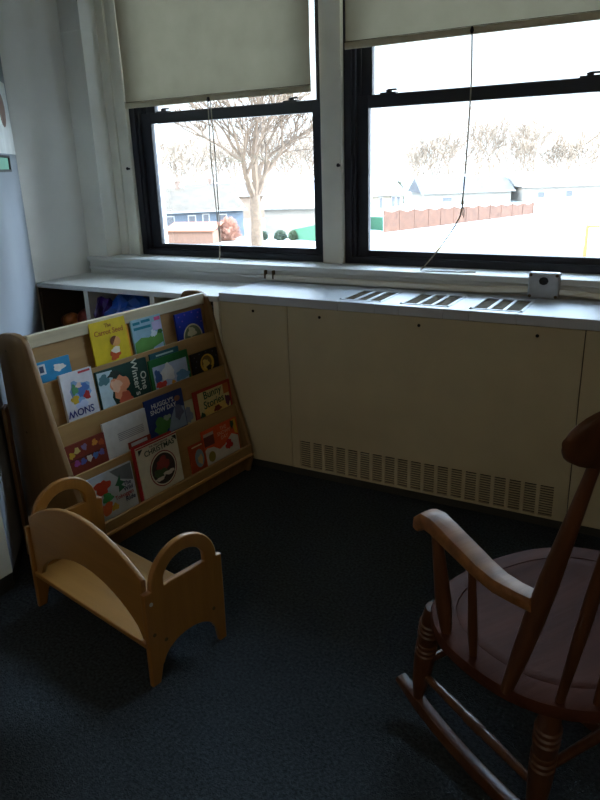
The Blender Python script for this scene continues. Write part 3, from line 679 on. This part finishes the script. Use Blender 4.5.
def quad_wall(bm, a, b, z0, z1, th=.15):
    a = Vector(a); b = Vector(b); d = (b - a).normalized(); n = Vector((-d.y, d.x)) * th
    v = []
    for z in (z0, z1):
        for p in (a, b, b + n, a + n): v.append(bm.verts.new((p.x, p.y, z)))
    for f in ((0, 3, 2, 1), (4, 5, 6, 7), (0, 1, 5, 4), (1, 2, 6, 5), (2, 3, 7, 6), (3, 0, 4, 7)): bm.faces.new([v[i] for i in f])
def house(label, a, b, depth, zeave, zridge, wallc, roofc, wins=(), over=.5, chimney=None, hip=.0):
    """front wall from a to b (world x, y), local X along it"""
    a = Vector(a); b = Vector(b); L = (b - a).length; ang = math.atan2(b.y - a.y, b.x - a.x)
    t = thing('house', label, 'house', (a.x, a.y, G), (0, 0, ang)); ze = zeave - G; zr = zridge - G
    obj('walls', bx(0, L, 0, depth, 0, ze), mat('siding %d %d %d' % wallc, wallc, .8, .06, .6, (1, 1, 12)), t)
    bm = bmesh.new(); o = over
    v = [bm.verts.new(q) for q in ((-o, -o, ze - .05), (L + o, -o, ze - .05), (L + o, depth + o, ze - .05), (-o, depth + o, ze - .05), (-o + hip, depth / 2, zr), (L + o - hip, depth / 2, zr))]
    for f in ((0, 1, 5, 4), (1, 2, 5), (2, 3, 4, 5), (3, 0, 4), (3, 2, 1, 0)): bm.faces.new([v[i] for i in f])
    obj('roof', bm, mat('shingle %d %d %d' % roofc, roofc, .9, .12, 1.2, (1, 1, 1)), t)
    obj('fascia', bx(-o, L + o, -o - .05, -o + .02, ze - .22, ze + .02), mat('white_fascia', (145, 141, 134), .7), t)
    for x0, x1, z0, z1 in wins:
        f = bmesh.new(); e = .14
        box(f, x0 - e, x1 + e, -.08, .02, z0 - e, z0); box(f, x0 - e, x1 + e, -.08, .02, z1, z1 + e); box(f, x0 - e, x0, -.08, .02, z0, z1); box(f, x1, x1 + e, -.08, .02, z0, z1)
        w = obj('window', f, mat('white_casing', (152, 146, 139), .6), t); obj('pane', bx(x0, x1, -.04, .01, z0, z1), mat('house_pane', (85, 83, 84), .25), w)
    if chimney: obj('chimney', bx(chimney - .3, chimney + .3, depth * .5 - .3, depth * .5 + .3, zr - .8, zr + .9), mat('chimney_brick', (108, 87, 74), .9), t)
    return t
house('grey-blue house with brown shingle roof seen through the left window', (-62.5, 68.0), (-51.9, 76.9), 9, -4.1, -1.3, (77, 83, 90), (75, 62, 49), [(3.6, 4.6, 1.6, 2.9), (6.6, 7.4, 1.7, 2.9), (8.5, 9.2, .9, 3.0), (10.6, 11.5, 1.7, 2.9)], .5, 5.5, 1.5)
house('white snow-roofed house behind the large bare tree', (-50.5, 80.0), (-38.0, 84.0), 10, -4.2, -1.2, (131, 121, 110), (137, 129, 121), [], .6)
house('cream house with two small windows seen at the left of the right window', (-50.5, 110.0), (-44.6, 116.5), 9, -4.2, -2.0, (130, 117, 101), (121, 111, 101), [(4.2, 4.8, 1.2, 2.9), (6.6, 7.2, 1.4, 3.0), (7.6, 8.2, 1.4, 3.0)], .6)
house('far house with grey roof behind the brown fence', (-49.0, 139.5), (-33.5, 149.5), 12, -5.2, -2.4, (131, 123, 113), (71, 66, 65), [(4, 6, .6, 1.4)], .7)
house('distant dark roofed house left of the large bare tree', (-78, 98), (-62, 108), 9, -3.6, -1.6, (110, 89, 73), (69, 57, 48), [], .6, 4)
house('far white house behind the right end of the brown fence', (-31, 150), (-16, 160), 11, -4.6, -1.8, (136, 127, 117), (137, 129, 121), [(3, 4.4, .8, 1.9), (9, 10.4, .8, 1.9)], .7)

t = thing('garden_shed', 'low shed with orange metal roof in front of the grey-blue house', 'shed', (-56.5, 66.2, G), (0, 0, .23))
obj('walls', bx(0, 6.3, 0, 3, 0, 1.55), mat('shed_wall', (111, 80, 63), .8, .08, .8, (6, 1, 1)), t)
bm = bmesh.new(); v = [bm.verts.new(q) for q in ((-.3, -.3, 1.5), (6.6, -.3, 1.5), (6.6, 3.3, 2.3), (-.3, 3.3, 2.3), (-.3, -.3, 1.6), (6.6, -.3, 1.6), (6.6, 3.3, 2.4), (-.3, 3.3, 2.4))]
for f in ((0, 3, 2, 1), (4, 5, 6, 7), (0, 1, 5, 4), (1, 2, 6, 5), (2, 3, 7, 6), (3, 0, 4, 7)): bm.faces.new([v[i] for i in f])
obj('roof', bm, mat('orange_roof', (128, 67, 35), .7), t)
def shrub(label, loc, r, h, col, seed, group=None):
    rnd = random.Random(seed); t = thing('shrub', label, 'shrub', loc, group=group)
    bm = bmesh.new()
    for i in range(700):
        a = rnd.uniform(0, 2 * PI); el = rnd.uniform(.1, 1.4); k = rnd.uniform(.75, 1)
        e = Vector((math.cos(a) * math.cos(el) * r * k, math.sin(a) * math.cos(el) * r * k, math.sin(el) * h * k + .1)); st = e * rnd.uniform(.15, .4); mid = (st + e) / 2 + Vector((rnd.uniform(-.1, .1), rnd.uniform(-.1, .1), .08)) * r
        tube(bm, [st, mid, e], [.06, .05, .035], 3, False)
    obj('twigs', bm, mat('shrub %d %d %d' % col, col, .9), t)
    bm = crumple(r * .62, r * .62, h * .38, .35, seed, 3); obj('core', bm, mat('shrub %d %d %d' % col, col, .9), t)
shrub('round reddish bare shrub in front of the grey-blue house', (-50.7, 71.6, G), 1.75, 3.0, (149, 105, 85), 5)
shrub('dark green shrub at the foot of the large bare tree, right side', (-44.2, 73.5, G), 1.0, 1.2, (71, 80, 63), 6, 'green shrubs by the tree')
shrub('dark green shrub between the tree and the pale green fence', (-42.6, 74.0, G), .9, 1.15, (80, 89, 64), 7, 'green shrubs by the tree')
shrub('dark green shrub at the foot of the large bare tree, left side', (-46.3, 72.6, G), .9, 1.2, (71, 80, 63), 8, 'green shrubs by the tree')
shrub('small dark evergreen before the far grey roof', (-53.5, 137, G), 1.6, 5.4, (80, 77, 62), 9)
def fence(label, pts, hts, m, wave=0):
    t = thing('fence', label, 'fence', (pts[0][0], pts[0][1], G)); o = Vector(pts[0]); bm = bmesh.new(); pr = bmesh.new()
    for (a, b), (ha, hb) in zip(zip(pts, pts[1:]), zip(hts, hts[1:])):
        a = Vector(a); b = Vector(b); L = (b - a).length; n = max(2, int(L / .16))
        for i in range(n):
            s0, s1 = i / n, (i + .93) / n; p = a.lerp(b, s0) - o; q = a.lerp(b, s1) - o; h = ha + (hb - ha) * s0
            sec = (s0 * L / 3.0) % 1; h -= wave * (1 - abs(sec - .5) * 2) if wave else 0
            quad_wall(bm, p, q, .05, h, .04)
        for i in range(int(L / 3) + 1):
            p = a.lerp(b, min(1, i * 3 / L)) - o; box(pr, p.x - .06, p.x + .06, p.y + .02, p.y + .14, 0, ha + (hb - ha) * i * 3 / L)
    obj('boards', bm, m, t); obj('posts', pr, m, t)
fence('long brown board fence with scalloped top seen through the right window', [(-34.7, 84.2), (-30.6, 95.1), (-22.4, 118.1)], [2.85, 2.6, 1.85], mat('fence_tan', (84, 54, 38), .85, .12, 1.5), .28)
fence('pale green fence panel left of the brown fence', [(-38.9, 87.9), (-35.9, 86.8)], [1.8, 1.85], mat('fence_green', (64, 103, 78), .8))
fence('pale green fence beyond the large bare tree', [(-42.8, 74.2), (-38.2, 72.6)], [1.25, 2.1], mat('fence_green', (64, 103, 78), .8))
t = thing('fence_post_rail', 'yellowish wooden post with a top rail on the snowy ground', 'post', (-7.4, 66.85, G))
obj('post', bx(-.14, .14, -.14, .14, 0, 2.9), mat('post_wood', (130, 102, 58), .8), t); obj('rail', bx(.14, 4.5, -.06, .06, 2.65, 2.85), mat('post_wood', (130, 102, 58), .8), t)
# winter grass strip, path ploughed through the snow
def patch(name, label, cat, pts, m):
    bm = bmesh.new(); bm.faces.new([bm.verts.new((x, y, G + .03)) for x, y in pts]); o = obj(name, bm, m); o['kind'] = 'structure'; o['label'] = label; return o
patch('ground_grass', 'strip of pale winter grass', 'grass', [(-40, 60), (-5, 62), (2, 70), (-12, 76), (-24, 70)], mat('winter_grass', (86, 69, 43), .95, .25, .3))
patch('path_outside', 'grey path', 'path', [(-33.5, 83), (-29.4, 94), (-21, 117), (-18.5, 117), (-27, 92), (-31, 81)], mat('path_grey', (118, 113, 110), .9))

# ------------------------------------------------------------------ light
w = bpy.data.worlds.new('sky'); bpy.context.scene.world = w; w.use_nodes = True
nt = w.node_tree; bgn = nt.nodes['Background']
tc = nt.nodes.new('ShaderNodeTexCoord'); sx = nt.nodes.new('ShaderNodeSeparateXYZ'); rp = nt.nodes.new('ShaderNodeValToRGB')
rp.color_ramp.elements[0].position = 0; rp.color_ramp.elements[0].color = (.88, .94, 1, 1)
rp.color_ramp.elements[1].position = .7; rp.color_ramp.elements[1].color = (.50, .72, 1, 1)
nt.links.new(tc.outputs['Generated'], sx.inputs[0]); nt.links.new(sx.outputs['Z'], rp.inputs[0]); nt.links.new(rp.outputs[0], bgn.inputs[0])
mr = nt.nodes.new('ShaderNodeMapRange'); mr.inputs[1].default_value = .16; mr.inputs[2].default_value = .55; mr.inputs[3].default_value = 1.7; mr.inputs[4].default_value = 18.5
mr.interpolation_type = 'SMOOTHSTEP'
nt.links.new(sx.outputs['Z'], mr.inputs[0])
# bright hazy patch of sky to the right, where the low sun stands behind thin cloud
dt_ = nt.nodes.new('ShaderNodeVectorMath'); dt_.operation = 'DOT_PRODUCT'; dt_.inputs[1].default_value = Vector((.86, .38, .34)).normalized()
nt.links.new(tc.outputs['Generated'], dt_.inputs[0])
def mth(op, a, b):
    n = nt.nodes.new('ShaderNodeMath'); n.operation = op
    for i, v in enumerate((a, b)):
        if isinstance(v, (int, float)): n.inputs[i].default_value = v
        else: nt.links.new(v, n.inputs[i])
    return n.outputs[0]
glow = mth('MULTIPLY', mth('POWER', mth('MAXIMUM', dt_.outputs['Value'], 0), 9), 45)
nt.links.new(mth('ADD', mr.outputs[0], glow), bgn.inputs[1])
sun = bpy.data.lights.new('sun', 'SUN'); sun.energy = 3.0; sun.angle = R(1); sun.color = (1, .9, .76)
so = bpy.data.objects.new('sun', sun); C.objects.link(so)
so.rotation_euler = Vector((.55, .75, -.55)).to_track_quat('-Z', 'Y').to_euler()   # low winter sun from behind the building

for x, y in ((2.6, -4.4), (1.0, -4.4)):  # unseen warm fill lights, added behind the camera to lift the dim room
    la = bpy.data.lights.new('fill_light', 'AREA'); la.shape = 'RECTANGLE'; la.size = 1.2; la.size_y = .6; la.energy = 7.5; la.color = (1, .86, .66)
    lo = bpy.data.objects.new('fill_light', la); C.objects.link(lo); lo.location = (x, y, 2.88)
# ------------------------------------------------------------------ camera
cam = bpy.data.cameras.new('camera'); co = bpy.data.objects.new('camera', cam); C.objects.link(co)
cam.sensor_fit = 'AUTO'; cam.sensor_width = 36; cam.lens = 688.31 * 36 / 800; cam.clip_end = 1000; cam.clip_start = .02
pi_, ya, ro = R(-18.9401), R(29.8623), R(-1.8957)
fw = Vector((-math.sin(ya) * math.cos(pi_), math.cos(ya) * math.cos(pi_), math.sin(pi_))); rt = Vector((math.cos(ya), math.sin(ya), 0)); up = rt.cross(fw)
r2 = math.cos(ro) * rt + math.sin(ro) * up; u2 = -math.sin(ro) * rt + math.cos(ro) * up
co.matrix_world = Matrix(((r2.x, u2.x, -fw.x, 1.4209), (r2.y, u2.y, -fw.y, -2.3933), (r2.z, u2.z, -fw.z, 1.3123), (0, 0, 0, 1)))
sc = bpy.context.scene; sc.camera = co
sc.view_settings.view_transform = 'Standard'; sc.view_settings.look = 'None'; sc.view_settings.exposure = .35
sc.cycles.use_denoising = True
sc.cycles.max_bounces = 10; sc.cycles.diffuse_bounces = 6; sc.cycles.transparent_max_bounces = 16
